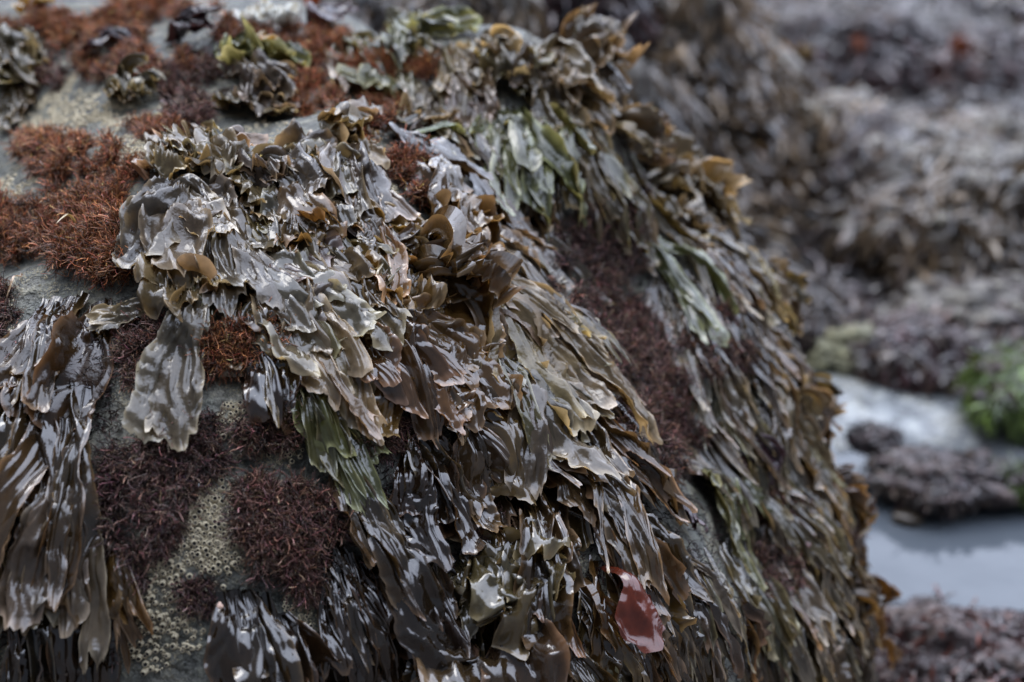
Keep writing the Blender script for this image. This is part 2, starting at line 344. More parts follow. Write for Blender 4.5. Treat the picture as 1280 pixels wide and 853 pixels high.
def turf(label,px,py,rx,ry,n,ln,pal='rust',rot=0,group=None,rad=.00064,nsub=None,name='red_seaweed_tuft',cat='seaweed',spread=1.,curl=1.,gr=.25,lift=0.,edge=1.):
    n=int(n*(1.5 if pal in('rust','orange') else 1.2)); curl*=1.7; ln*=.92; ln*=1.12; rx*=.87; ry*=.87
    k=nsub or max(12,int(rx*ry/38)); a=rng.random(k*3)*6.283; q=np.sqrt(rng.random(k*3))*np.where(rng.random(k*3)<.14,1.4,1.)
    q=q*(1+.55*edge*noise(np.stack([np.cos(a)*1.6+px*.1,np.sin(a)*1.6+py*.1,a*0],-1),77))
    c,s_=math.cos(math.radians(rot)),math.sin(math.radians(rot))
    X=px+(rx*q*np.cos(a))*c-(ry*q*np.sin(a))*s_; Y=py+(rx*q*np.cos(a))*s_+(ry*q*np.sin(a))*c
    P,ok,t=cast(X,Y); P=P[ok][:k]; t=t[ok][:k]
    if len(P)==0: print('MISS turf',label); return
    Nn=grad(P); mm=t.mean()*.36/640
    P=P+Nn*lift
    C,r=filaments(P,Nn,n,ln*mm,rad,7,spread,curl,gr)
    # side branches leave the filaments part way up
    i=rng.integers(0,n,int(n*1.1)); j=rng.integers(1,4,len(i))
    d=unit(C[i,j+1]-C[i,j]); Cb,rb=filaments(C[i,j],d,len(i),ln*mm*.5,rad*.8,4,.9,curl,gr)
    b,tp=TURF[pal]; b=np.array(b); tp=np.array(tp)
    out=[];cols=[];fs=[];o=0
    for CC,rr,lo in ((C,r,0.),(Cb,rb,.35)):
        nn,m=CC.shape[:2]; V,f=tubes(CC,rr)
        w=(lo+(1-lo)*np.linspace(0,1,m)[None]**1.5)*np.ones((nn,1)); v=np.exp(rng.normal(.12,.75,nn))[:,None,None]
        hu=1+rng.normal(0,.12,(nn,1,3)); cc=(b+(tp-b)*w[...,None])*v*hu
        cc=np.clip(np.repeat(cc[:,:,None],3,2).reshape(-1,3),0,1); cols.append(np.concatenate([cc,np.ones((len(cc),1))],-1))
        out.append(V); fs.append(f+o); o+=len(V)
    P0=P.mean(0)
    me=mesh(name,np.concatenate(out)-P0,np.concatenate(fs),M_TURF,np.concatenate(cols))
    o=obj(name,me,None,P0); tag(o,label,cat,group); return o
# ------------------------------------------------------------------ the boulder
def build_boulder():
    nb,na=360,620
    b=np.linspace(-math.pi/2+.02,math.pi/2-.02,nb)[:,None]; a=np.linspace(-math.pi,math.pi,na,endpoint=False)[None]
    d=np.stack([np.cos(b)*np.sin(a),-np.cos(b)*np.cos(a),np.sin(b)+0*a],-1)
    r=np.full((nb,na),1.9)
    for _ in range(60): r=np.maximum(r-np.maximum(sdf(GC+d*r[...,None]),0)*.75,.05)
    V=(GC+d*r[...,None]).reshape(-1,3)
    i=(np.arange(nb-1)[:,None]*na+np.arange(na)[None]).ravel(); j=(np.arange(nb-1)[:,None]*na+(np.arange(na)[None]+1)%na).ravel()
    o=obj('boulder',mesh('boulder',V,np.stack([i,j,j+na,i+na],-1),M_ROCK)); tag(o,'large grey green boulder buried under hanging seaweed in front','boulder')
# ------------------------------------------------------------------ seaweed clumps (label, where, size in the view, direction it hangs)
c=clump
PAL['straw']=((.42,.34,.17),(.5,.42,.25)); PAL['amber']=((.40,.22,.03),(.45,.30,.06))
FL='narrow straps hanging down the right flank'
# left edge
c('pleated dark purple clump under the big rust tuft, ragged lower hem',88,378,42,6,9,(115,150),(42,62),100,14,'dark','pleat',M_LAVER,.004)
c('broad lavender grey blade lying alone over bare rock above the barnacles',243,382,5,3,2,(200,230),(80,90),103,4,'grey','flat',M_DRY,.016,nar=.55,g=9.)
c('small flat tan blade pointing left between two rust tufts',205,382,4,4,2,(88,100),(40,48),158,6,'tan','flat',M_DRY,.006)
c('long dark straps hanging below the pleated clump at the left edge',62,492,62,10,13,(150,250),(40,64),97,10,'dark','lobe',M_GLOSS,.004)
c('wide smooth grey blades in the lowest hanging tier beside the barnacles',95,590,36,14,7,(150,210),(55,78),98,8,'grey','flat',M_LAVER,.012)
c('thin olive straps running off the left border',12,560,22,25,8,(190,260),(30,44),94,7,'olive','strap',M_GLOSS,.003)
c('black wet straps in the shadow at the bottom left corner',80,730,70,30,12,(110,160),(32,50),92,9,'black','strap',M_GLOSS,.0)
c('short pointed straps fanning right from the left hanging tier',142,680,12,12,5,(80,115),(22,34),62,12,'brown','strap',M_LAVER,.006)
# big fan, middle left
c('triangular pale lavender blade at the head of the fan beside the rust tuft',228,250,8,5,3,(150,175),(84,100),103,8,'grey','flat',M_DRY,.013,nar=.25)
c('pair of grey blades folded lengthwise just right of the triangular pale blade',272,278,12,8,4,(140,180),(54,72),78,8,'grey','flat',M_DRY,.010)
c('widest blades of the fan sweeping right with green folded rims',312,296,26,10,7,(165,215),(58,86),36,9,'grey','flat',M_LAVER,.010)
c('crumpled short blades above the lavender blade, below the triangular one',225,345,22,10,7,(55,85),(36,52),70,25,'tan','crump',M_LAVER,.006)
c('smooth overlapping blades at the lower rim of the fan',312,352,36,12,8,(120,165),(54,76),46,10,'grey','flat',M_LAVER,.008)
c('tan edged blades draped over the middle rust tuft',380,372,34,12,8,(100,140),(42,58),52,12,'tan','lobe',M_LAVER,.010)
# upper ruffles
c('ruffled olive tan clump at the upper left edge of the weed mat',222,202,42,16,14,(55,90),(36,54),35,24,'tan','crump',M_DRY,.004)
c('crinkled grey clump right of the bare blue grey patch',330,222,36,16,12,(58,90),(34,50),60,22,'grey','crump',M_DRY,.005)
c('curled pale tan clump standing on the ridge under the rust tuft',425,172,26,8,8,(48,70),(36,52),40,22,'tan','crump',M_DRY,.010)
c('angular dark grey blades below the curled pale tan clump',405,212,28,12,10,(70,110),(34,52),65,16,'grey','pleat',M_LAVER,.005)
c('brown crinkled clump in the middle of the mat above the fan',372,288,30,12,9,(55,85),(34,48),40,24,'brown','crump',M_LAVER,.008)
c('dull brown blades along the bare ridge strip',450,262,34,14,11,(75,115),(34,52),58,16,'brown','pleat',M_LAVER,.005)
c('small crinkled clump between the bare ridge strip and brown ruffles',425,310,28,12,9,(60,90),(32,46),45,20,'olive','crump',M_LAVER,.005)
c('grey blades filling the slope between upper ruffles and the triangular pale blade',232,232,38,10,9,(80,120),(44,62),60,18,'grey','flat',M_LAVER,.004)
c('broad olive grey blades under the crinkled grey clump',318,250,40,12,10,(85,130),(44,64),52,16,'olive','flat',M_LAVER,.004)
c('smooth lavender brown blades in the middle of the mat beside the angular ones',385,250,34,12,9,(85,125),(44,60),60,16,'grey','flat',M_LAVER,.004)
c('folded tan blades at the head of the mat beside the bare blue grey patch',268,205,26,8,7,(60,95),(34,48),48,20,'tan','crump',M_DRY,.004)
c('short olive blades at the head of the mat below the coiled clump',372,185,26,10,8,(60,95),(34,50),62,18,'olive','flat',M_DRY,.004)
c('pale straw lying on the largest rust tuft',114,300,2,2,1,(46,50),(4,5),100,4,'straw','finger',M_DRY,.034,None,'straw_blade','plant scrap')
c('bent straw at the left border beside the pleated purple clump',30,345,2,2,1,(40,44),(3,4),125,4,'straw','finger',M_DRY,.012,None,'straw_blade','plant scrap')
# centre
c('big upright brown ruffle curling like a cup in the centre',530,345,22,12,8,(58,84),(58,84),20,40,'brown','crump',M_LAVER,.022)
c('brown ruffled clump left of the upright ruffle',455,345,34,14,12,(60,100),(40,62),35,22,'brown','crump',M_LAVER,.010)
c('glossy red brown blades with pale torn tips above the dark hollow',432,398,40,12,10,(95,140),(46,68),46,13,'red','lobe',M_GLOSS,.007)
c('broad shiny blades with pink pointed tip reaching right',498,405,28,10,7,(95,125),(54,74),30,12,'brown','flat',M_GLOSS,.010)
c('shiny square tipped blades under the pink pointed blade',535,452,34,10,9,(80,120),(42,60),68,14,'brown','lobe',M_GLOSS,.006)
c('pale olive drape starting at the upright ruffle',560,338,40,14,14,(130,195),(36,56),46,11,'tan','pleat',M_DRY,.009)
c('pale olive drape along the shoulder beside the wine red hollow',628,352,32,14,15,(130,195),(28,44),57,11,'tan','strap',M_DRY,.008)
c('olive folded blades between the pale drape and long grey blade',600,402,28,12,9,(125,175),(38,56),62,10,'olive','pleat',M_LAVER,.008)
c('longest smooth grey blade hanging in the centre with a companion',622,452,14,6,4,(190,225),(54,72),89,5,'grey','flat',M_LAVER,.012)
c('grey brown straps right of the longest smooth blade',668,468,26,12,12,(160,230),(28,46),76,9,'dark','pleat',M_LAVER,.007)
c('olive straps on the shoulder edge above the wine red hollow floor',712,470,22,24,13,(150,220),(22,34),80,9,'dark','strap',M_GLOSS,.006)
c('dark straps left of the longest smooth grey blade',580,520,26,10,8,(95,140),(34,50),82,10,'dark','lobe',M_GLOSS,.004)
# lower slope
c('straps of the lower shoulder next to the plum turf',716,590,34,16,15,(150,230),(24,42),72,9,'dark','strap',M_GLOSS,.005)
c('outermost straps of the lower shoulder, thin and parallel',778,622,22,18,13,(150,220),(20,30),80,9,'dark','strap',M_GLOSS,.005)
c('crinkled blades with whitish torn rims under the longest blade',650,612,32,14,10,(115,170),(36,54),86,10,'dark','lobe',M_GLOSS,.006)
c('small black glossy clump hanging alone over the speckled hollow',528,572,22,6,6,(78,108),(42,58),95,12,'black','lobe',M_GLOSS,.008)
c('narrow green clump slanting right beside the rust tuft',372,462,16,7,7,(115,175),(26,42),62,9,'green','pleat',M_LAVER,.008)
c('dark tail of blades below the narrow green clump',436,585,22,14,8,(100,150),(36,50),66,11,'dark','lobe',M_GLOSS,.005)
c('black folded blades crossing the lower middle',470,650,44,14,12,(125,185),(42,64),58,12,'black','lobe',M_GLOSS,.005)
c('rounded olive ruffles, wet and dark, at the lower centre',610,698,50,18,14,(70,110),(60,88),70,30,'olive','crump',M_GLOSS,.008)
c('long black blades pouring to the bottom border',440,705,34,16,11,(140,185),(40,60),66,9,'black','lobe',M_GLOSS,.003)
c('broad dark lobes under the rounded olive ruffles',560,762,46,16,10,(95,135),(52,78),74,14,'dark','lobe',M_GLOSS,.003)
c('dark lobes along the bottom border beside the red blade',680,770,38,16,9,(95,140),(48,74),72,14,'dark','lobe',M_GLOSS,.004)
c('grey rounded blade at the bottom border with pale rim',735,815,14,6,3,(75,95),(64,82),60,18,'grey','flat',M_LAVER,.012)
c('straps below and right of the translucent red blade',812,745,28,22,13,(120,180),(24,38),70,10,'dark','strap',M_GLOSS,.003)
c('wet black blade clump under the snail',300,738,22,8,8,(100,140),(40,58),72,12,'black','lobe',M_GLOSS,.006)
c('black blades at the bottom border right of the barnacles',352,775,26,12,8,(95,130),(38,54),70,12,'black','lobe',M_GLOSS,.003)
c('black folds between the plum turf and the long black blades',405,690,22,22,8,(90,140),(32,48),72,12,'black','strap',M_GLOSS,.002)
# upper left and ridge
c('olive curled clump cut by the left border above the rust turf',12,62,22,14,9,(65,100),(30,44),62,18,'olive','crump',M_DRY,.008)
c('coiled green grey clump on the bare upper rock',283,72,22,8,9,(60,95),(28,40),62,20,'green','crump',M_DRY,.012)
c('grey crinkled blades below the coiled green grey clump',305,112,26,10,11,(55,85),(28,42),58,16,'grey','crump',M_DRY,.006)
c('green tipped straps along the skyline ridge behind the orange turf',445,52,30,6,11,(80,125),(24,38),14,9,'green','strap',M_DRY,.006)
c('grey straps bending over the skyline ridge',528,72,28,8,11,(75,115),(26,38),42,14,'grey','pleat',M_DRY,.005)
c('ruffled tan clump on the skyline left of the tallest ruffle',605,72,30,10,13,(50,85),(30,46),50,28,'tan','crump',M_DRY,.006)
c('ruffled clump in the dip of the skyline',672,78,28,12,13,(50,85),(30,46),55,26,'tan','crump',M_DRY,.008)
c('tallest tan ruffle at the corner of the skyline',745,66,22,10,12,(50,80),(34,48),10,26,'tan','crump',M_DRY,.020)
c('tan bunch bulging out below the corner of the skyline',785,150,24,16,13,(50,90),(30,44),45,22,'tan','crump',M_DRY,.014)
c('pale green fingers pointing left over the rust turf',520,128,10,6,7,(60,95),(18,26),178,14,'green','finger',M_DRY,.014)
c('grey blades hanging under the pale green fingers',560,142,26,10,12,(95,145),(26,38),95,14,'grey','pleat',M_DRY,.008)
c('wide hanging fan with green rimmed fingers on the back lobe',645,142,48,10,30,(120,175),(18,28),88,16,'green','finger',M_DRY,.010)
c('long straps on the right half of the hanging fan',712,152,30,12,15,(105,150),(20,30),68,12,'olive','strap',M_DRY,.008)
c('dark straps inside the hanging fan shadow',640,205,46,16,16,(70,115),(20,30),88,12,'dark','strap',M_LAVER,.002)
c('crumpled brown clump in the notch beside the bare ridge strip',545,252,18,8,8,(65,100),(34,48),80,16,'brown','crump',M_LAVER,.010)
c('grey straps dropping behind the pale shoulder drape',618,282,30,12,13,(80,130),(22,34),70,12,'grey','strap',M_LAVER,.004)
c('pale straps folding over the ridge toward the viewer above the orange cushions',430,62,26,8,10,(60,90),(24,36),75,18,'tan','pleat',M_DRY,.005)
c('crinkled grey green clump on the ridge right of the orange cushions',500,58,24,8,10,(55,85),(26,38),60,24,'green','crump',M_DRY,.008)
c('tan blades tumbling from the ridge between cushion and ruffled clump',560,72,26,10,11,(65,100),(26,38),70,18,'tan','pleat',M_DRY,.006)
c('grey blades in the shadowed gap right of the smaller orange cushion',575,108,22,10,9,(60,95),(26,36),80,16,'grey','pleat',M_DRY,.004)
c('olive blades filling the slope under the ruffled clumps of the skyline',690,112,40,10,13,(60,95),(26,38),75,18,'olive','pleat',M_DRY,.004)
c('small grey blades beside the grey crinkled ones on the bare rock',335,140,20,10,7,(50,75),(26,36),62,18,'grey','flat',M_DRY,.005)
c('olive ruffle between the purple fronds and the dark turf on the upper rock',150,120,18,8,7,(45,70),(26,36),60,24,'olive','crump',M_DRY,.006)
c('small tan ruffle at the upper end of the bare blue grey patch',250,180,16,7,6,(45,65),(24,34),60,24,'tan','crump',M_DRY,.006)
c('thin olive blades under the olive curled clump at the left border',18,108,18,8,6,(55,80),(24,32),70,16,'olive','flat',M_DRY,.005)
# right flank
c('straps at the top of the right flank, olive and grey',815,205,26,14,15,(120,185),(20,30),70,12,'olive','strap',M_DRY,.005)
c('tan bunch on the edge of the right flank below the skyline bunch',858,232,20,14,13,(55,100),(28,40),40,20,'tan','crump',M_DRY,.012)
c('single long yellow green strap lining the wine red hollow',800,288,8,10,4,(170,210),(18,26),78,5,'green','finger',M_LAVER,.012)
c('grey straps under the upper tan bunch',845,275,26,16,15,(110,165),(20,30),76,12,'grey','strap',M_LAVER,.004)
c('orange yellow folded blades on the flank edge',902,312,10,10,5,(70,100),(22,32),62,14,'yellow','strap',M_DRY,.014)
c('broad pale blades sticking out right from the flank toward the far rocks',930,352,12,8,6,(62,84),(34,46),14,14,'tan','flat',M_DRY,.020)
c('long grey straps ending in a pale fan beside the brown flank turf',856,388,22,16,13,(130,185),(20,34),80,10,'grey','strap',M_LAVER,.004)
c('blue grey straps below the broad pale blades',925,392,22,14,13,(80,125),(22,32),75,14,'grey','strap',M_LAVER,.004)
c('straps between brown flank turf and the pool side tier',905,470,24,16,14,(100,155),(18,28),76,12,'olive','strap',M_LAVER,.003)
c('straps around the pale fan end above the dark folded blade',850,500,22,14,12,(90,140),(18,28),78,12,'grey','strap',M_LAVER,.003)
c('green pale rimmed finger fan spreading low on the flank',882,588,16,8,16,(85,150),(14,20),88,28,'green','finger',M_LAVER,.014)
c('tan grey tier facing the pool, below the pale shallows',985,470,26,12,14,(90,140),(24,36),66,14,'tan','strap',M_DRY,.006)
for X,Y,p in ((945,505,'grey'),(1010,545,'tan'),(965,575,'olive'),(1050,590,'dark'),(1015,640,'grey'),(955,655,'grey'),(905,690,'olive'),(850,690,'grey'),(1000,720,'grey'),(1060,690,'dark'),(940,750,'dark'),(875,780,'grey'),(1010,790,'olive'),(1060,780,'dark'),(950,820,'dark'),(830,830,'grey'),(1060,850,'dark')):
    c('narrow strap clump hanging among its like low on the right flank, near the pool',X,Y,26,16,13,(90,150),(17,28),80,14,p,'strap',M_GLOSS if (X+Y)%2 else M_LAVER,.003+.004*(p in('tan','yellow')),FL)
for X,Y,p in ((880,225,'grey'),(925,285,'tan'),(955,325,'grey'),(965,385,'grey'),(990,420,'dark'),(1020,465,'grey'),(1045,520,'tan'),(1075,570,'dark'),(960,520,'dark'),(870,350,'dark')):
    c('narrow strap clump on the outer edge of the flank against the far rocks',X,Y,24,18,12,(100,150),(18,28),76,14,p,'strap',M_GLOSS if p=='dark' else M_LAVER,.003,'straps along the outer edge of the flank')
for X,Y,p,l in ((838,172,'tan','curled tan tuft breaking the outline just under the skyline bunch'),(908,262,'tan','curled tan tuft breaking the outline midway down the flank'),(985,372,'olive','curled olive tuft on the outline beside the broad pale blades'),(1040,492,'tan','curled tan tuft on the outline at the pale shallows'),(1080,610,'brown','curled brown tuft on the outline level with the pool rock'),(1085,735,'brown','lowest curled brown tuft on the outline over the open pool')):
    c(l,X-14,Y,12,14,7,(55,90),(24,36),35,26,p,'crump',M_DRY,.016,lift=.03)
# red and purple blades
c('rounded translucent red blade with blistered surface near the bottom',766,716,5,4,1,(98,98),(80,80),84,2,'dulse','flat',M_DULSE,.05,None,'dulse_frond','seaweed',a=.13,sh=.35,f=1.2,r=.05,c=.06,rag=.04,nar=.70,rnd=.26,vf=.12,tw=.1,jag=0.)
PAL['dulse']=((.12,.024,.011),(.15,.04,.022)); PAL['plumw']=((.020,.008,.011),(.05,.022,.026)); PAL['orange']=((.42,.085,.012),(.5,.14,.03))
c('dark purple blade folded over the green finger fan',905,545,10,6,3,(60,85),(42,56),40,24,'plumw','flat',M_PLUM,.016,None,'dulse_frond')
c('narrow dark purple blade hanging left of the green finger fan',838,612,6,4,2,(75,90),(32,40),98,6,'plumw','flat',M_PLUM,.012,None,'dulse_frond')
c('dark purple leathery frond arching on the top left rock',215,52,22,5,4,(70,100),(30,44),5,16,'plumw','flat',M_PLUM,.030,None,'dulse_frond')
c('flat purple frond lying toward the left with orange root',178,54,14,5,2,(60,75),(24,34),168,10,'plumw','flat',M_PLUM,.014,None,'dulse_frond')
c('dark purple frond at the top border right of the white barnacles',395,32,14,4,4,(45,70),(34,46),20,30,'plumw','flat',M_PLUM,.024,None,'dulse_frond')
c('bright orange frond touching the top border',385,14,8,3,2,(34,46),(28,36),-25,10,'orange','flat',M_DULSE,.034,None,'dulse_frond')
c('thin dark red blade on the low flank turf',975,640,6,6,2,(40,56),(18,24),70,20,'dulse','flat',M_DULSE,.010,None,'dulse_frond')
c('mustard yellow weed sprig at the top left corner',40,14,14,4,6,(28,44),(12,18),-30,40,'amber','finger',M_DRY,.02,None,'yellow_weed')
c('yellow orange scrap beside the coiled green grey clump',322,92,8,3,4,(22,32),(10,14),20,30,'amber','finger',M_DRY,.022,None,'yellow_weed')
# ------------------------------------------------------------------ what shows between the clumps
WEED=[(180,190),(330,190),(430,160),(520,120),(560,40),(770,50),(830,150),(900,260),(990,380),(1050,500),(1095,640),(1110,870),(420,870),(430,640),(380,470),(270,380),(190,330)]
BARE=[(495,255,30,40),(300,182,30,16),(745,330,75,90),(770,450,60,90),(815,560,50,70)]
def inside(x,y,P):
    r=np.zeros(x.shape,bool)
    for (x0,y0),(x1,y1) in zip(P,P[1:]+P[:1]):
        k=((y0>y)!=(y1>y))&(x<(x1-x0)*(y-y0)/((y1-y0)+1e-9)+x0); r^=k
    return r
def free(x,y,grow=0):
    k=inside(x,y,WEED)
    for bx,by,rx,ry in BARE: k&=((x-bx)/(rx+grow))**2+((y-by)/(ry+grow))**2>1
    return k
def fillers():
    global CLUMPS,usepile
    CLUMPS=[]; usepile=0
    x=rng.uniform(180,1110,6000); y=rng.uniform(40,870,6000); k=free(x,y,8); keep=[]
    C=COV.astype(float); C=C+sum(np.roll(C,d,a) for d in(-1,1) for a in(0,1))*.5
    for p in zip(x[k],y[k]):
        if C[int(p[1]/16+2.5),int(p[0]/16+2)]<9 and all((p[0]-q[0])**2+(p[1]-q[1])**2>42**2 for q in keep): keep.append(p)
    print('fillers',len(keep))
    for X,Y in keep:
        fl=X>800 or Y<330 and X>560
        g='short clumps half hidden on the back lobe and flank' if fl else 'short clumps half hidden on the front slope'
        lab='short dim strap clump half hidden among longer clumps on the back lobe or flank' if fl else 'short dark blade clump half hidden among larger clumps on the front slope'
        p=('grey','dark','olive','dark')[int(rng.integers(4))] if fl else ('dark','black','brown','dark')[int(rng.integers(4))]
        c(lab,X,Y-18,24,14,7 if fl else 5,(70,115),(20,32) if fl else (36,54),78 if fl else 66,16,p,'strap' if fl else 'lobe',M_LAVER if fl else M_GLOSS,.002,g)
    build_clumps()
def carpet():
    n=26000; x=rng.uniform(-20,1130,n*2); y=rng.uniform(10,870,n*2)
    k=inside(x,y,WEED)|(((x-80)/130)**2+((y-640)/240)**2<1)&(x<150)
    x=x[k][:n]; y=y[k][:n]; P,ok,t=cast(x,y); P=P[ok]; Nn=grad(P)
    C,r=filaments(P,Nn,24000,.013,.0007,5,1.1,1.,.4); V,f=tubes(C,r)
    b=np.array((.012,.007,.007)); tp=np.array((.055,.028,.024)); w=np.linspace(0,1,5)[None,:,None]
    cc=(b+(tp-b)*w)*np.exp(rng.normal(0,.5,(len(C),1,1))); cc=np.repeat(cc[:,:,None],3,2).reshape(-1,3)
    me=mesh('dark_turf',V,f,M_TURF,np.concatenate([cc,np.ones((len(cc),1))],-1)); tag(obj('dark_turf',me),'thin dark turf coating the stone between seaweed clumps','turf',kind='stuff')
# ------------------------------------------------------------------ red turf
def build_turf():
    t=turf
    carpet()
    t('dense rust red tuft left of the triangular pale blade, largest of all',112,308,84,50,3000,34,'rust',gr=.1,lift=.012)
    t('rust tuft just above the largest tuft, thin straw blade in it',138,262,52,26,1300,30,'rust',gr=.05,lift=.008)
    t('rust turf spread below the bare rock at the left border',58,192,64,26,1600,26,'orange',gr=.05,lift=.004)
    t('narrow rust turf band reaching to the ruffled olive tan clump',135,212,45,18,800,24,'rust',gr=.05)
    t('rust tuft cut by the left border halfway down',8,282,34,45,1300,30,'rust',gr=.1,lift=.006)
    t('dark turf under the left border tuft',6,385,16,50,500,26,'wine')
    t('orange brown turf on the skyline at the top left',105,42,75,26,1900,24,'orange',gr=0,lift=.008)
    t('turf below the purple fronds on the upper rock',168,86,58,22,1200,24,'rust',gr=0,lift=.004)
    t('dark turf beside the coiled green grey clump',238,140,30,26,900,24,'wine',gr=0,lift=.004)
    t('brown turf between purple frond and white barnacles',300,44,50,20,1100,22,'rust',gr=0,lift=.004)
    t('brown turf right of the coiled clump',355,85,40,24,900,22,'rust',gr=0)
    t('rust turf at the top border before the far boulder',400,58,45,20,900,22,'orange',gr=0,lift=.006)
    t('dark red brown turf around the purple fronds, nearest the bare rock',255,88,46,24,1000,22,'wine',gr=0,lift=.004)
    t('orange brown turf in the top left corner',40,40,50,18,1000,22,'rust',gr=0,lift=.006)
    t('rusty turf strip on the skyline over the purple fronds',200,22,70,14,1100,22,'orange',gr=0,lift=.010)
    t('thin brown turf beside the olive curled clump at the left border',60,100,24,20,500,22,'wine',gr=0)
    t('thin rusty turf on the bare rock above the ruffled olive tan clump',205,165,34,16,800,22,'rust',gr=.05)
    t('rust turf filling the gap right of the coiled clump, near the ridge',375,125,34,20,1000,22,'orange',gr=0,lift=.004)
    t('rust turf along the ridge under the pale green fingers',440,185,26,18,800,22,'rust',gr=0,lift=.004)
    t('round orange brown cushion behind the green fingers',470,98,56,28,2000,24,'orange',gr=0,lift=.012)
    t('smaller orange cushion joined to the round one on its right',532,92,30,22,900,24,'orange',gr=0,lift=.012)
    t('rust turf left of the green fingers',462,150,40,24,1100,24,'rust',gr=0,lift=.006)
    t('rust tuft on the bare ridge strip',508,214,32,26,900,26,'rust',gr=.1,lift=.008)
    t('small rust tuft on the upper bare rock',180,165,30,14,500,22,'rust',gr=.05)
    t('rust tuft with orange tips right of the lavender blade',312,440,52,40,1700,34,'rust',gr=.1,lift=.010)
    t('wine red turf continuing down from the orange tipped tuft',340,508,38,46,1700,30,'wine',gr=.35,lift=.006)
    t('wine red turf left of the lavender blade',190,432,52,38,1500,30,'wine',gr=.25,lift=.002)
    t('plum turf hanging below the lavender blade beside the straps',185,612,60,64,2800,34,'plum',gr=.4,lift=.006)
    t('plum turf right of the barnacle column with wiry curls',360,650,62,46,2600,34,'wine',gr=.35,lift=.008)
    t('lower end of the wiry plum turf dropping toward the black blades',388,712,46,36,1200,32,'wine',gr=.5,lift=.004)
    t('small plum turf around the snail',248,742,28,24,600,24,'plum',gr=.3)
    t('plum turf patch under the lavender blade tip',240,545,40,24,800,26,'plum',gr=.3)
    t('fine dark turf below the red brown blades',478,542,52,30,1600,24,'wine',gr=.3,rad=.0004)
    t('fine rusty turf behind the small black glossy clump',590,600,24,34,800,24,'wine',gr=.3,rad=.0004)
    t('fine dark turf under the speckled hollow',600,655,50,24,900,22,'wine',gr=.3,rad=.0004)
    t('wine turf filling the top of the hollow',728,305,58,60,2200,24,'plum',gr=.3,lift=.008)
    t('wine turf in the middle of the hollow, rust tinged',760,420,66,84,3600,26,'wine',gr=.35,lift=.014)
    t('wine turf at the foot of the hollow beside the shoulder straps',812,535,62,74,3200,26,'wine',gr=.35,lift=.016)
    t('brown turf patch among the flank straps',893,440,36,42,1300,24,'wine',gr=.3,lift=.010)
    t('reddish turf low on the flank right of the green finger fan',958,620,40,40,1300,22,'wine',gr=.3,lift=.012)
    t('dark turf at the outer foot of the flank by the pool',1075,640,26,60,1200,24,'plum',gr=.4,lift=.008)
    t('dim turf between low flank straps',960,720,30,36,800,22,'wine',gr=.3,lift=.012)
    t('plum turf at the left border among hanging straps',5,440,22,40,500,26,'plum',gr=.3)
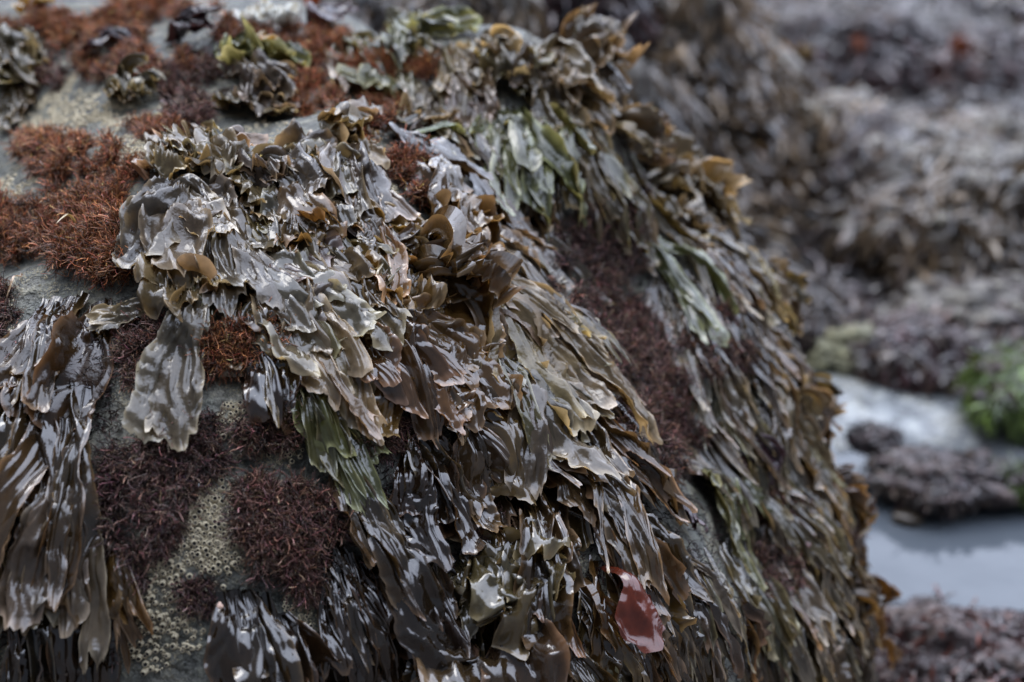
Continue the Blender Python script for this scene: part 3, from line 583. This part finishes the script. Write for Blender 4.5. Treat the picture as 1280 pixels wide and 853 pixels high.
# ------------------------------------------------------------------ barnacles
def barn_geo(k=9):
    a=np.arange(k)*2*math.pi/k; pr=[(1.0,-.12),(.86,.42),(.62,.82),(.50,.84),(.40,.55),(.02,.45)]
    V=np.concatenate([np.stack([r*np.cos(a)*(1+.10*np.sin(a*3)),r*np.sin(a)*(1+.08*np.cos(a*4)),np.full(k,z)],-1) for r,z in pr])
    f=[];mi=[]
    for i in range(len(pr)-1):
        for j in range(k): f.append((i*k+j,i*k+(j+1)%k,(i+1)*k+(j+1)%k,(i+1)*k+j)); mi.append(0 if i<3 else 1)
    return V,np.array(f),np.array(mi)
def build_barnacles():
    E=[(212,545,42,30,120),(255,620,24,60,170),(272,690,34,30,130),(205,745,40,46,150),(190,800,30,40,60),(290,528,20,26,60),(345,562,34,26,90),(375,765,22,34,70),(325,800,20,30,40),(300,585,18,20,40),(12,420,14,50,60),(60,360,20,30,20),(235,790,20,30,50)]
    P=[]
    for x,y,rx,ry,n in E:
        n=int(n*2.2); a=rng.random(n)*6.283;q=np.sqrt(rng.random(n)); P.append(np.stack([x+rx*q*np.cos(a),y+ry*q*np.sin(a)],-1))
    P=np.concatenate(P); keep=[]
    for p in P:
        if all((p[0]-k[0])**2+(p[1]-k[1])**2>6.2**2 for k in keep): keep.append(p)
    keep=np.array(keep); Q,ok,t=cast(keep[:,0],keep[:,1]); Q=Q[ok]; Nn=grad(Q,.006)
    V,f,mi=barn_geo()
    me=mesh('barnacle',V,f,[M_BARN,M_HOLE]); me.polygons.foreach_set('material_index',mi.astype(np.int32))
    from mathutils import Vector
    first=None
    for i in range(min(len(Q),300)):
        if first is None: o=first=obj('barnacle',me); tag(o,'tiny tan ring shaped barnacle crusted on the bare rock between plum turf','barnacle','barnacles crusted on the rock')
        else: o=first.copy(); COL.objects.link(o)
        s=rng.uniform(.0022,.0040); o.location=Q[i]+Nn[i]*0; o.scale=(s,s,s*rng.uniform(1.,1.7))
        v=Vector(Nn[i]+rng.normal(0,.15,3)); o.rotation_mode='QUATERNION'; o.rotation_quaternion=v.to_track_quat('Z','Y')
    # finer crust nobody could count
    E2=E+[(120,125,75,34,900),(200,120,44,24,300),(60,150,40,30,300),(160,190,40,20,200),(35,232,50,14,220),(415,130,22,12,120),(520,660,45,20,260),(590,560,30,60,120),(450,560,20,30,100),(245,660,70,90,500),(90,160,60,20,200),(480,245,20,20,120),(340,170,40,20,100)]
    P=np.concatenate([np.stack([x+rx*np.sqrt(q)*np.cos(a),y+ry*np.sqrt(q)*np.sin(a)],-1) for k_,(x,y,rx,ry,n) in enumerate(E2) for m_ in [int(n*(1.6 if k_<len(E) else 2.4))] for a,q in [(rng.random(m_)*6.283,rng.random(m_))] if True])
    Q,ok,t=cast(P[:,0],P[:,1]); Q=Q[ok]; Q=Q[(noise(Q*34.,301)+.5*noise(Q*90.,302)+rng.normal(0,.15,len(Q)))>.02]; Nn=grad(Q,.006); n=len(Q)
    s=(rng.uniform(.0009,.0017,n)*np.where(rng.random(n)<.25,1.9,1.))[:,None,None]; a=unit(np.cross(Nn,rng.normal(0,1,(n,3)))); b=np.cross(Nn,a)
    W=Q[:,None]+s*(a[:,None]*V[None,:,:1]+b[:,None]*V[None,:,1:2]+Nn[:,None]*V[None,:,2:])
    F2=(f[None]+(np.arange(n)*len(V))[:,None,None]).reshape(-1,4)
    m2=mesh('barnacle_crust',W.reshape(-1,3),F2,[M_BARN,M_HOLE]); m2.polygons.foreach_set('material_index',np.tile(mi,n).astype(np.int32))
    tag(obj('barnacle_crust',m2),'fine tan crust of minute barnacles roughening the bare rock','barnacle crust',kind='stuff')
    # white cluster on the skyline
    M_W=plain_mat('white_shell',(.55,.54,.48),.6,300.,.25,.5)
    me2=mesh('barnacle_cluster',V,f,[M_W,M_HOLE]); bw=[]
    P,ok,t=cast(np.array([330.]),np.array([40.]))
    VV=[];FF=[];MM=[];o_=0
    for i in range(34):
        off=np.clip(rng.normal(0,1,3),-1.3,1.3)*np.array([.030,.014,.007])+np.array([0,0,.022]); s=rng.uniform(.005,.011); nn=unit(np.array([off[0]*20,-.5,.9]))
        a=unit(np.cross(nn,rng.normal(0,1,3))); b=np.cross(nn,a)
        VV.append(off+s*(a*V[:,:1]+b*V[:,1:2]+nn*V[:,2:]*1.2)); FF.append(f+o_); MM.append(mi); o_+=len(V)
    m3=mesh('barnacle_cluster',np.concatenate(VV),np.concatenate(FF),[M_W,M_BARN]); m3.polygons.foreach_set('material_index',np.concatenate(MM).astype(np.int32))
    tag(obj('barnacle_crust',m3,None,P[0]),'lump of whitish barnacles on the skyline at the top border','barnacle clump')
    # snail: coiled shell
    P,ok,t=cast(np.array([276.]),np.array([757.])); Nn=grad(P)[0]
    th=np.linspace(0,2.6*2*math.pi,60); k=10; rr=.0050*np.exp(-th*.115)
    cx=np.stack([rr*.62*np.cos(th),rr*.62*np.sin(th),.0075*(1-np.exp(-th*.13))],-1); tr=rr*.55
    Vv,ff=tubes(cx[None],tr[None],k)
    ms=mesh('sea_snail',Vv,ff,plain_mat('snail_shell',(.62,.42,.32),.35,500.,.4,.3))
    o=obj('sea_snail',ms,None,P[0]+Nn*.008); o.rotation_mode='QUATERNION'; from mathutils import Vector; o.rotation_quaternion=Vector(Nn+np.array([.5,-.2,.3])).to_track_quat('Z','Y')
    tag(o,'tiny pinkish white sea snail in the plum turf near the bottom left','snail')
# ------------------------------------------------------------------ the shore behind
def G(px,py,z=0.):
    d=ray(np.array(px,float),np.array(py,float)); t=(z-CAM[2])/d[...,2]; return CAM+d*t[...,None]
def build_shore():
    # ground sheet reaching the horizon, hollowed for the pool
    gx=np.concatenate([-np.geomspace(300,3,22),np.linspace(-2.6,4.0,150),np.geomspace(4.3,300,22)]); gy=np.concatenate([np.array([-60,-20,-6,-2]),np.linspace(-.5,9,190),np.geomspace(9.6,400,24)])
    X,Y=np.meshgrid(gx,gy); p=np.stack([X,Y,0*X],-1)
    Z=.05+.10*fbm(p*1.3,101,4)+.035*fbm(p*6.,102,3)+.06*ss(4.0,8.,Y)*(Y<30)
    pc=G(1210,610); dd=np.hypot((X-pc[0])/.80,(Y-pc[1])/.80)+.12*noise(p*3.,103)
    Z=Z*ss(.9,1.5,dd)-.14*(1-ss(.6,1.15,dd))
    M=rock_mat('shore_stone',(.025,.02,.02),(.065,.055,.053),(.14,.125,.115),.5)
    tag(obj('rocky_ground',mesh('rocky_ground',np.stack([X,Y,Z],-1).reshape(-1,3),gridfaces(*X.shape),M)),kind='structure')
    # pool
    mw,nt,N=newmat('pool_water'); L=nt.links.new
    tc=N('ShaderNodeNewGeometry'); n=N('ShaderNodeTexNoise',i_Scale=7.,i_Detail=3.); L(tc.outputs['Position'],n.inputs['Vector'])
    b=N('ShaderNodeBump',i_Strength=.25,i_Distance=.015); L(n.outputs['Fac'],b.inputs['Height'])
    p=N('ShaderNodeBsdfPrincipled'); p.inputs['Base Color'].default_value=(.085,.098,.112,1); p.inputs['Roughness'].default_value=.04; p.inputs['IOR'].default_value=1.36; p.inputs['Transmission Weight'].default_value=.25
    p.inputs['Specular IOR Level'].default_value=.5; p.inputs['Coat Weight'].default_value=0.; p.inputs['Coat IOR'].default_value=1.33; p.inputs['Coat Roughness'].default_value=.02
    L(b.outputs[0],p.inputs['Normal']); o=N('ShaderNodeOutputMaterial'); L(p.outputs[0],o.inputs[0])
    a=np.linspace(0,2*math.pi,49)[:-1]; ring=[np.stack([pc[0]+1.2*k*np.cos(a),pc[1]+1.2*k*np.sin(a),0*a-.012],-1) for k in (.02,.25,.5,.75,1.)]
    V=np.concatenate(ring); i=np.arange(48); fs=np.concatenate([np.stack([r*48+i,r*48+(i+1)%48,(r+1)*48+(i+1)%48,(r+1)*48+i],-1) for r in range(4)])[:,::-1]
    tag(obj('pool_water',mesh('pool_water',V,fs,mw)),kind='structure')
    ms=rock_mat('sand_and_sheen',(.10,.11,.12),(.17,.185,.195),(.26,.275,.285),.5,(.15,.45),.3)
    # channel behind the pool: shallow sand tone with whitish sky reflection painted in
    sp=G([975,1035,1110,1180,1250,1330,1350,1270,1170,1090,1050,1010],[432,450,472,478,492,515,610,580,548,552,560,500]); c0=sp.mean(0)
    rs=[c0+(sp-c0)*k for k in (.02,.35,.7,1.,1.12)]; V=np.concatenate(rs); V[:,2]=np.repeat([.022,.020,.014,-.006,-.03],12); i=np.arange(12)
    fs=np.concatenate([np.stack([r*12+i,r*12+(i+1)%12,(r+1)*12+(i+1)%12,(r+1)*12+i],-1) for r in range(4)])[:,::-1]
    tag(obj('shallows_sheen',mesh('shallows_sheen',V,fs,ms)),kind='structure')
    MB={'grey':rock_mat('far_stone_grey',(.06,.055,.05),(.16,.145,.13),(.32,.30,.26),.6),'dark':rock_mat('far_stone_dark',(.018,.013,.014),(.05,.035,.035),(.12,.085,.075),.6),'pale':rock_mat('far_stone_pale',(.08,.073,.068),(.18,.165,.15),(.30,.285,.255),.6),'khaki':rock_mat('far_stone_khaki',(.12,.115,.06),(.24,.23,.14),(.33,.31,.2),.6)}
    WP={'tan':((.070,.052,.034),(.30,.235,.155)),'grey':((.040,.032,.028),(.19,.16,.14)),'plum':((.016,.008,.010),(.068,.030,.033)),'red':((.035,.011,.008),(.14,.045,.03)),'green':((.045,.085,.014),(.17,.27,.06)),'mauve':((.06,.038,.036),(.23,.16,.145))}
    def rock(label,cen,rad,mat,cover,ncov,seed,LW=(.16,.02),grpcover=None,amp=.42,cover2=None,name='shore_rock',hang=1.):
        cen=np.array(cen,float); rad=np.array(rad,float)
        nb,na=60,96; b_=np.linspace(-math.pi/2,math.pi/2,nb)[:,None]; a_=np.linspace(0,2*math.pi,na,endpoint=False)[None]
        d=np.stack([np.cos(b_)*np.cos(a_),np.cos(b_)*np.sin(a_),np.sin(b_)+0*a_],-1)
        def surf(d):
            q=d*1.9+seed*3.1; return d*rad*(1.02+amp*(.75*fbm(q,seed,4)-.5*(1-np.clip(np.abs(noise(q*1.3,seed+9))*2.4,0,1))**2)[...,None])
        V=surf(d).reshape(-1,3); i=(np.arange(nb-1)[:,None]*na+np.arange(na)[None]).ravel(); j=(np.arange(nb-1)[:,None]*na+(np.arange(na)[None]+1)%na).ravel()
        o=tag(obj(name,mesh(name,V,np.stack([i,j,j+na,i+na],-1),MB[mat]),None,cen),label,'rock')
        if ncov:
            n=int(ncov*3.0); d=unit(rng.normal(0,1,(n,3))); d[:,2]=np.abs(d[:,2])*.9-.05; d[:,1]-=.35; d=unit(d)
            kp=noise(d*3.3+seed,seed+21)+rng.normal(0,.25,n)>-.28; d=d[kp]; n=len(d)
            P=surf(d); e=.03; t1=unit(np.cross(d,[0,0,1.])); t2=np.cross(d,t1); nn=unit(np.cross(surf(unit(d+t1*e))-P,surf(unit(d+t2*e))-P)); nn*=np.sign((nn*d).sum(-1,keepdims=True))
            L_=LW[0]*rng.uniform(.5,1.2,n); w=LW[1]*rng.uniform(.6,1.5,n); L_=L_*.62; w=w*.42; m=6; C=np.zeros((n,m,3)); p=P+nn*.004; dd=unit(rng.normal(0,.6,(n,3))+np.array([0,0,-1.])*hang+nn*.35)
            NN=np.zeros((n,m,3))
            for k in range(m):
                C[:,k]=p; NN[:,k]=nn; p=p+dd*(L_/(m-1))[:,None]; dd=unit(dd+np.array([0,0,-.35])*hang+rng.normal(0,.25,(n,3)))
                ins=1-np.linalg.norm(p/rad,axis=-1); p=p+unit(p)*np.clip(ins,0,.3)[:,None]*rad.min()*.6
            T=unit(np.gradient(C,axis=1)); Sd=unit(np.cross(T,NN+rng.normal(0,.5,(n,1,3)))); Nm=np.cross(Sd,T); us=np.array([-1,0,1.])
            pr=np.array([.4,.9,1.1,1.1,.9,.5])
            V=C[:,:,None]+Sd[:,:,None]*(us[None,None,:,None]*.5*w[:,None,None,None]*pr[None,:,None,None])+Nm[:,:,None]*((1-np.abs(us))[None,None,:,None]*.3*w[:,None,None,None])
            gf=gridfaces(m,3); Fc=(gf[None]+(np.arange(n)*m*3)[:,None,None]).reshape(-1,4)
            pk=[WP[cover],WP[cover2 or cover]]; sel=(noise(P*4.,seed+5)+rng.normal(0,.3,n)>.1).astype(int)
            bs=np.array([x[0] for x in pk])[sel]; eg=np.array([x[1] for x in pk])[sel]; w_=rng.random(n)[:,None]**1.6
            cl=(bs+(eg-bs)*w_)*np.exp(rng.normal(-.32,.42,(n,1)))*np.array([1.06,.98,.92])*np.exp(.55*noise(P*3.2+seed,seed+31))[:,None]; cl=np.clip(cl,0,1); cl=np.repeat(cl[:,None],m*3,1)*np.repeat(np.array([.5,.8,1,1.05,1.1,1.2]),3)[None,:,None]
            col=np.concatenate([cl,np.full(cl.shape[:2]+(1,),.45)],-1).reshape(-1,4)
            k=obj('seaweed_cover',mesh('seaweed_cover',V.reshape(-1,3),Fc,M_FAR,col),o); k['kind']='stuff'
        return o
    A=lambda px,py,t:at(np.array([px],float),np.array([py],float),np.array([t],float))[0]
    rock('big boulder behind the skyline, hung with grey tan weed',(.30,4.05,.0),(.62,.55,.78),'grey','tan',2600,1,(.20,.035),cover2='grey')
    rock('dark purple hump above the skyline ridge, left of the big far boulder',A(690,15,3.8),(.26,.25,.26),'dark','plum',700,2,(.14,.03))
    rock('pale grey rounded rock peeping over the skyline ridge',A(510,50,3.3),(.24,.25,.22),'pale','tan',600,3,(.14,.03),cover2='grey')
    rock('dark reddish rock top behind the orange cushion',A(410,20,3.6),(.18,.2,.16),'dark','plum',500,4,(.12,.03),cover2='red')
    rock('dark rock at the top border behind the rust turf',A(230,0,4.4),(.45,.3,.2),'dark','plum',700,5,(.14,.03),cover2='grey')
    rock('rounded rock right of the pool, draped with drooping grey weed',A(1190,300,4.0),(.38,.36,.24),'grey','grey',2200,6,(.18,.035),cover2='tan')
    rock('dark purple block with orange weed on top',A(1060,95,5.6),(.30,.28,.22),'dark','plum',1200,7,(.16,.035))
    rock('dark reddish block at the right border',A(1210,105,5.7),(.36,.28,.20),'dark','plum',1200,8,(.16,.035),cover2='red')
    rock('tan rock between the big far boulder and the purple block',A(1040,170,4.9),(.20,.22,.13),'grey','tan',800,9,(.14,.03))
    rock('plum weed covered hollow rock under the tan rock',A(1090,195,4.7),(.17,.2,.10),'dark','plum',700,10,(.12,.03))
    rock('cream grey rock above the drooping grey weed',A(1190,195,4.8),(.34,.25,.15),'pale','tan',700,11,(.14,.03),cover2='mauve')
    rock('low grey rock at the far right of the shore',A(1270,210,4.7),(.16,.2,.13),'grey','mauve',500,12,(.14,.03))
    rock('pinkish grey slab beside the green weed',A(1235,395,3.65),(.22,.2,.10),'pale','mauve',260,13,(.08,.03))
    rock('black wet rock at the head of the pool',A(1145,445,3.35),(.15,.13,.08),'dark','grey',420,14,(.10,.025),cover2='plum')
    rock('khaki stone lying in the shallow head of the pool',A(1067,445,3.4),(.085,.09,.07),'khaki','tan',0,15)
    rock('small black rock in the gap under the big far boulder',A(1000,395,3.55),(.14,.14,.10),'dark','grey',420,16,(.10,.025),cover2='plum')
    rock('low dark rock lying in the pool with weedy crest',A(1175,594,2.88),(.14,.09,.04),'dark','plum',350,17,(.05,.016),cover2='grey')
    rock('small dark stone at the left tip of the pool rock',A(1092,548,2.95),(.05,.05,.03),'dark','plum',120,31,(.04,.014))
    rock('dark red weed covered rock at the bottom right corner',A(1235,880,2.38),(.24,.2,.14),'dark','plum',1500,18,(.07,.014),cover2='red')
    rock('grey rock in the gap between the skyline and the drooping rock',A(1060,300,4.1),(.14,.2,.26),'dark','grey',700,19,(.16,.03),cover2='tan')
    rock('slate grey ledge far back at the top right',A(1190,35,7.0),(.5,.35,.2),'grey','grey',700,20,(.2,.05))
    rock('light grey rock far back beside the big far boulder',A(950,70,6.6),(.24,.3,.15),'pale','mauve',300,21,(.2,.05))
    rock('pale mauve rock behind the purple block',A(1090,45,7.3),(.42,.35,.16),'pale','mauve',500,22,(.2,.05))
    rock('small grey boulder at the top right corner',A(1265,50,6.4),(.25,.3,.2),'grey','grey',500,23,(.2,.05),cover2='plum')
    rock('farthest grey ridge along the top border',A(1010,-5,9.),(1.2,.5,.3),'grey','mauve',900,24,(.25,.08),cover2='grey')
    rock('far ridge at the top right border',A(1240,-10,9.),(.8,.5,.28),'grey','grey',700,25,(.25,.08),cover2='red')
    rock('bright green clump of sea lettuce by the pool at the right border',A(1290,490,3.1),(.125,.12,.07),'dark','green',1500,26,(.10,.010),name='sea_lettuce_rock')
    rock('green fringed stone at the right end of the pool rock',A(1285,600,2.85),(.04,.05,.025),'dark','green',260,27,(.07,.012),name='sea_lettuce_rock')
    # weed lying over the shore between the rocks
    n=16000; x=rng.uniform(-1.5,4.2,n); y=rng.uniform(3.3,10.5,n); q=np.stack([x,y,0*x],-1)
    z=.05+.10*fbm(q*1.3,101,4)+.035*fbm(q*6.,102,3)+.06*ss(4.,8.,y); dd=np.hypot((x-pc[0])/.80,(y-pc[1])/.80)+.12*noise(q*3.,103); k=dd>1.15; x,y,z,q=x[k],y[k],z[k],q[k]; n=len(x); z=z*ss(.9,1.5,dd[k])
    m=5; C=np.zeros((n,m,3)); p=np.stack([x,y,z+.01],-1); d=unit(rng.normal(0,1,(n,3))*np.array([1,1,.5])+np.array([0,-.2,.6])); L_=rng.uniform(.06,.16,n)
    for j in range(m): C[:,j]=p; p=p+d*(L_/(m-1))[:,None]; d=unit(d+np.array([0,-.1,-.45])+rng.normal(0,.2,(n,3)))
    T=unit(np.gradient(C,axis=1)); Sd=unit(np.cross(T,np.array([0,0,1.])+rng.normal(0,.4,(n,1,3)))); w=rng.uniform(.008,.024,n)
    V=C[:,:,None]+Sd[:,:,None]*(np.array([-1,0,1.])[None,None,:,None]*.5*(w[:,None]*np.array([.5,1,1.1,1,.5])[None])[:,:,None,None])+np.array([0,0,1.])*(np.array([0,1,0.])[None,None,:,None]*.25*w[:,None,None,None])
    gf=gridfaces(m,3); kk=noise(q*1.7,201)+.4*noise(q*5.,202)+rng.normal(0,.2,n); names=['plum','grey','mauve','tan']; sel=np.clip(((kk+.75)*2.4).astype(int),0,3)
    bs=np.array([WP[a][0] for a in names])[sel]; eg=np.array([WP[a][1] for a in names])[sel]; cl=(bs+(eg-bs)*rng.random((n,1))**2.2)*np.exp(rng.normal(-.45,.4,(n,1)))
    cl=np.repeat(cl[:,None],m*3,1); col=np.concatenate([np.clip(cl,0,1),np.full(cl.shape[:2]+(1,),.4)],-1).reshape(-1,4)
    tag(obj('shore_weed',mesh('shore_weed',V.reshape(-1,3),(gf[None]+(np.arange(n)*m*3)[:,None,None]).reshape(-1,4),M_FAR,col)),'mottled purple and grey weed strewn over the shore between the far rocks','seaweed',kind='stuff')
    # floating scrap in the pool
    P=G(1135,647); a=np.linspace(0,2*math.pi,25)[:-1]; rr=1+.2*noise(np.stack([np.cos(a),np.sin(a),a*0],-1)*1.5,9)
    V=np.concatenate([np.stack([.028*k*rr*np.cos(a),.02*k*rr*np.sin(a),.004+.006*(1-k*k)+0*a],-1) for k in (.02,.4,.75,1.)]+[np.stack([.026*rr*np.cos(a),.018*rr*np.sin(a),0*a-.014],-1)]); i=np.arange(24)
    fs=np.concatenate([np.stack([r*24+i,(r+1)*24+i,(r+1)*24+(i+1)%24,r*24+(i+1)%24],-1) for r in range(4)])
    tag(obj('pebble',mesh('pebble',V,fs,plain_mat('brown_pebble',(.035,.025,.015),.35)),None,P),'small dark brown pebble breaking the pool surface','pebble')
    # orange scraps on the purple block and a yellow one
    for (x,y,t,pal,lab,s) in ((1075,50,5.35,'orange','orange weed scrap on top of the purple block',.055),(1200,50,5.4,'orange','orange weed scrap on top of the dark reddish block',.05),(1006,62,5.4,'amber','yellow weed scrap at the left shoulder of the purple block',.05)):
        P=A(x,y,t); k=40; d=unit(rng.normal(0,1,(k,3))+np.array([0,-.3,.5])); C=np.zeros((k,4,3))
        for j in range(4): C[:,j]=d*s*j/3*rng.uniform(.6,1.1,(k,1))+np.array([0,0,-.004*j*j])
        V,f=tubes(C,np.full((k,4),s*.12)*np.array([.6,1,1.,.5])); col=np.concatenate([np.tile(np.array(PAL[pal][0])*.5,(len(V),1)),np.full((len(V),1),.4)],-1)
        tag(obj('weed_tuft',mesh('weed_tuft',V,f,M_TURF,col),None,P),lab,'seaweed')
# ------------------------------------------------------------------ camera, sky, sun
def build_view():
    cam=bpy.data.cameras.new('camera'); cam.lens=50; cam.sensor_width=36; cam.clip_end=2000; cam.clip_start=.05
    cam.dof.use_dof=True; cam.dof.focus_distance=FOCUS; cam.dof.aperture_fstop=FSTOP; cam.dof.aperture_blades=9
    o=bpy.data.objects.new('camera',cam); COL.objects.link(o); o.location=CAM; o.rotation_euler=(math.pi/2-TILT,0,0); sc.camera=o
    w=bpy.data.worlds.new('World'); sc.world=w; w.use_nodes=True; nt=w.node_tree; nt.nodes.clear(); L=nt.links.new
    N=lambda t,**k:_node(nt,t,k)
    el,az=math.radians(58),math.radians(-35)   # sun high, from behind the shoulder of the rock on the left
    sky=N('ShaderNodeTexSky'); sky.sky_type='NISHITA'; sky.sun_disc=False; sky.sun_elevation=el; sky.sun_rotation=az; sky.air_density=1.; sky.dust_density=4.
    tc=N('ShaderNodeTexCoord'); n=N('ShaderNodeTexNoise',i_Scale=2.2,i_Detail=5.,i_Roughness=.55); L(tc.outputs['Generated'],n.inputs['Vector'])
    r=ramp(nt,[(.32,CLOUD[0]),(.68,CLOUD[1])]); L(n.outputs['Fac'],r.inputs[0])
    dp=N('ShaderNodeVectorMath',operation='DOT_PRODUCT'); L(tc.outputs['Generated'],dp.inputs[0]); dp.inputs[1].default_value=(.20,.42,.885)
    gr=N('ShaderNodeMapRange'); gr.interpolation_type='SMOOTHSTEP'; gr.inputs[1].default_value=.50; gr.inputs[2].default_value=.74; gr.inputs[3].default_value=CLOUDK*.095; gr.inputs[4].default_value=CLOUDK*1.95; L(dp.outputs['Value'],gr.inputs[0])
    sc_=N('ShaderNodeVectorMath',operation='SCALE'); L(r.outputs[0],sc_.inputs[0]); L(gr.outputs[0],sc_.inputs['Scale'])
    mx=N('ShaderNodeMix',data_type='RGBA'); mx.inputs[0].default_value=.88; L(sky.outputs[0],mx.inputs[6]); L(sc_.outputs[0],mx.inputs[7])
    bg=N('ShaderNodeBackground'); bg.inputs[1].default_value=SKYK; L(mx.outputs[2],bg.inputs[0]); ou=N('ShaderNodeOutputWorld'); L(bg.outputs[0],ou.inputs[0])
    s=bpy.data.lights.new('sun','SUN'); s.energy=SUNK; s.angle=math.radians(25); s.color=(1,.96,.9)
    so=bpy.data.objects.new('sun',s); COL.objects.link(so)
    from mathutils import Vector
    # Nishita: rotation 0 points the sun to +Y, positive turns toward +X
    dv=Vector((math.sin(az)*math.cos(el),math.cos(az)*math.cos(el),math.sin(el))); so.rotation_euler=dv.to_track_quat('Z','Y').to_euler(); so.location=(0,0,6)
    sc.view_settings.view_transform='Standard'; sc.view_settings.look='None'; sc.view_settings.exposure=0
    sc.cycles.max_bounces=8; sc.cycles.use_denoising=True
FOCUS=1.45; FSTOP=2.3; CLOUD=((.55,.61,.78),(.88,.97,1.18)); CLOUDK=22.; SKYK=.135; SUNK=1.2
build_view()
build_boulder()
build_clumps()
fillers()
build_turf()
build_barnacles()
build_shore()
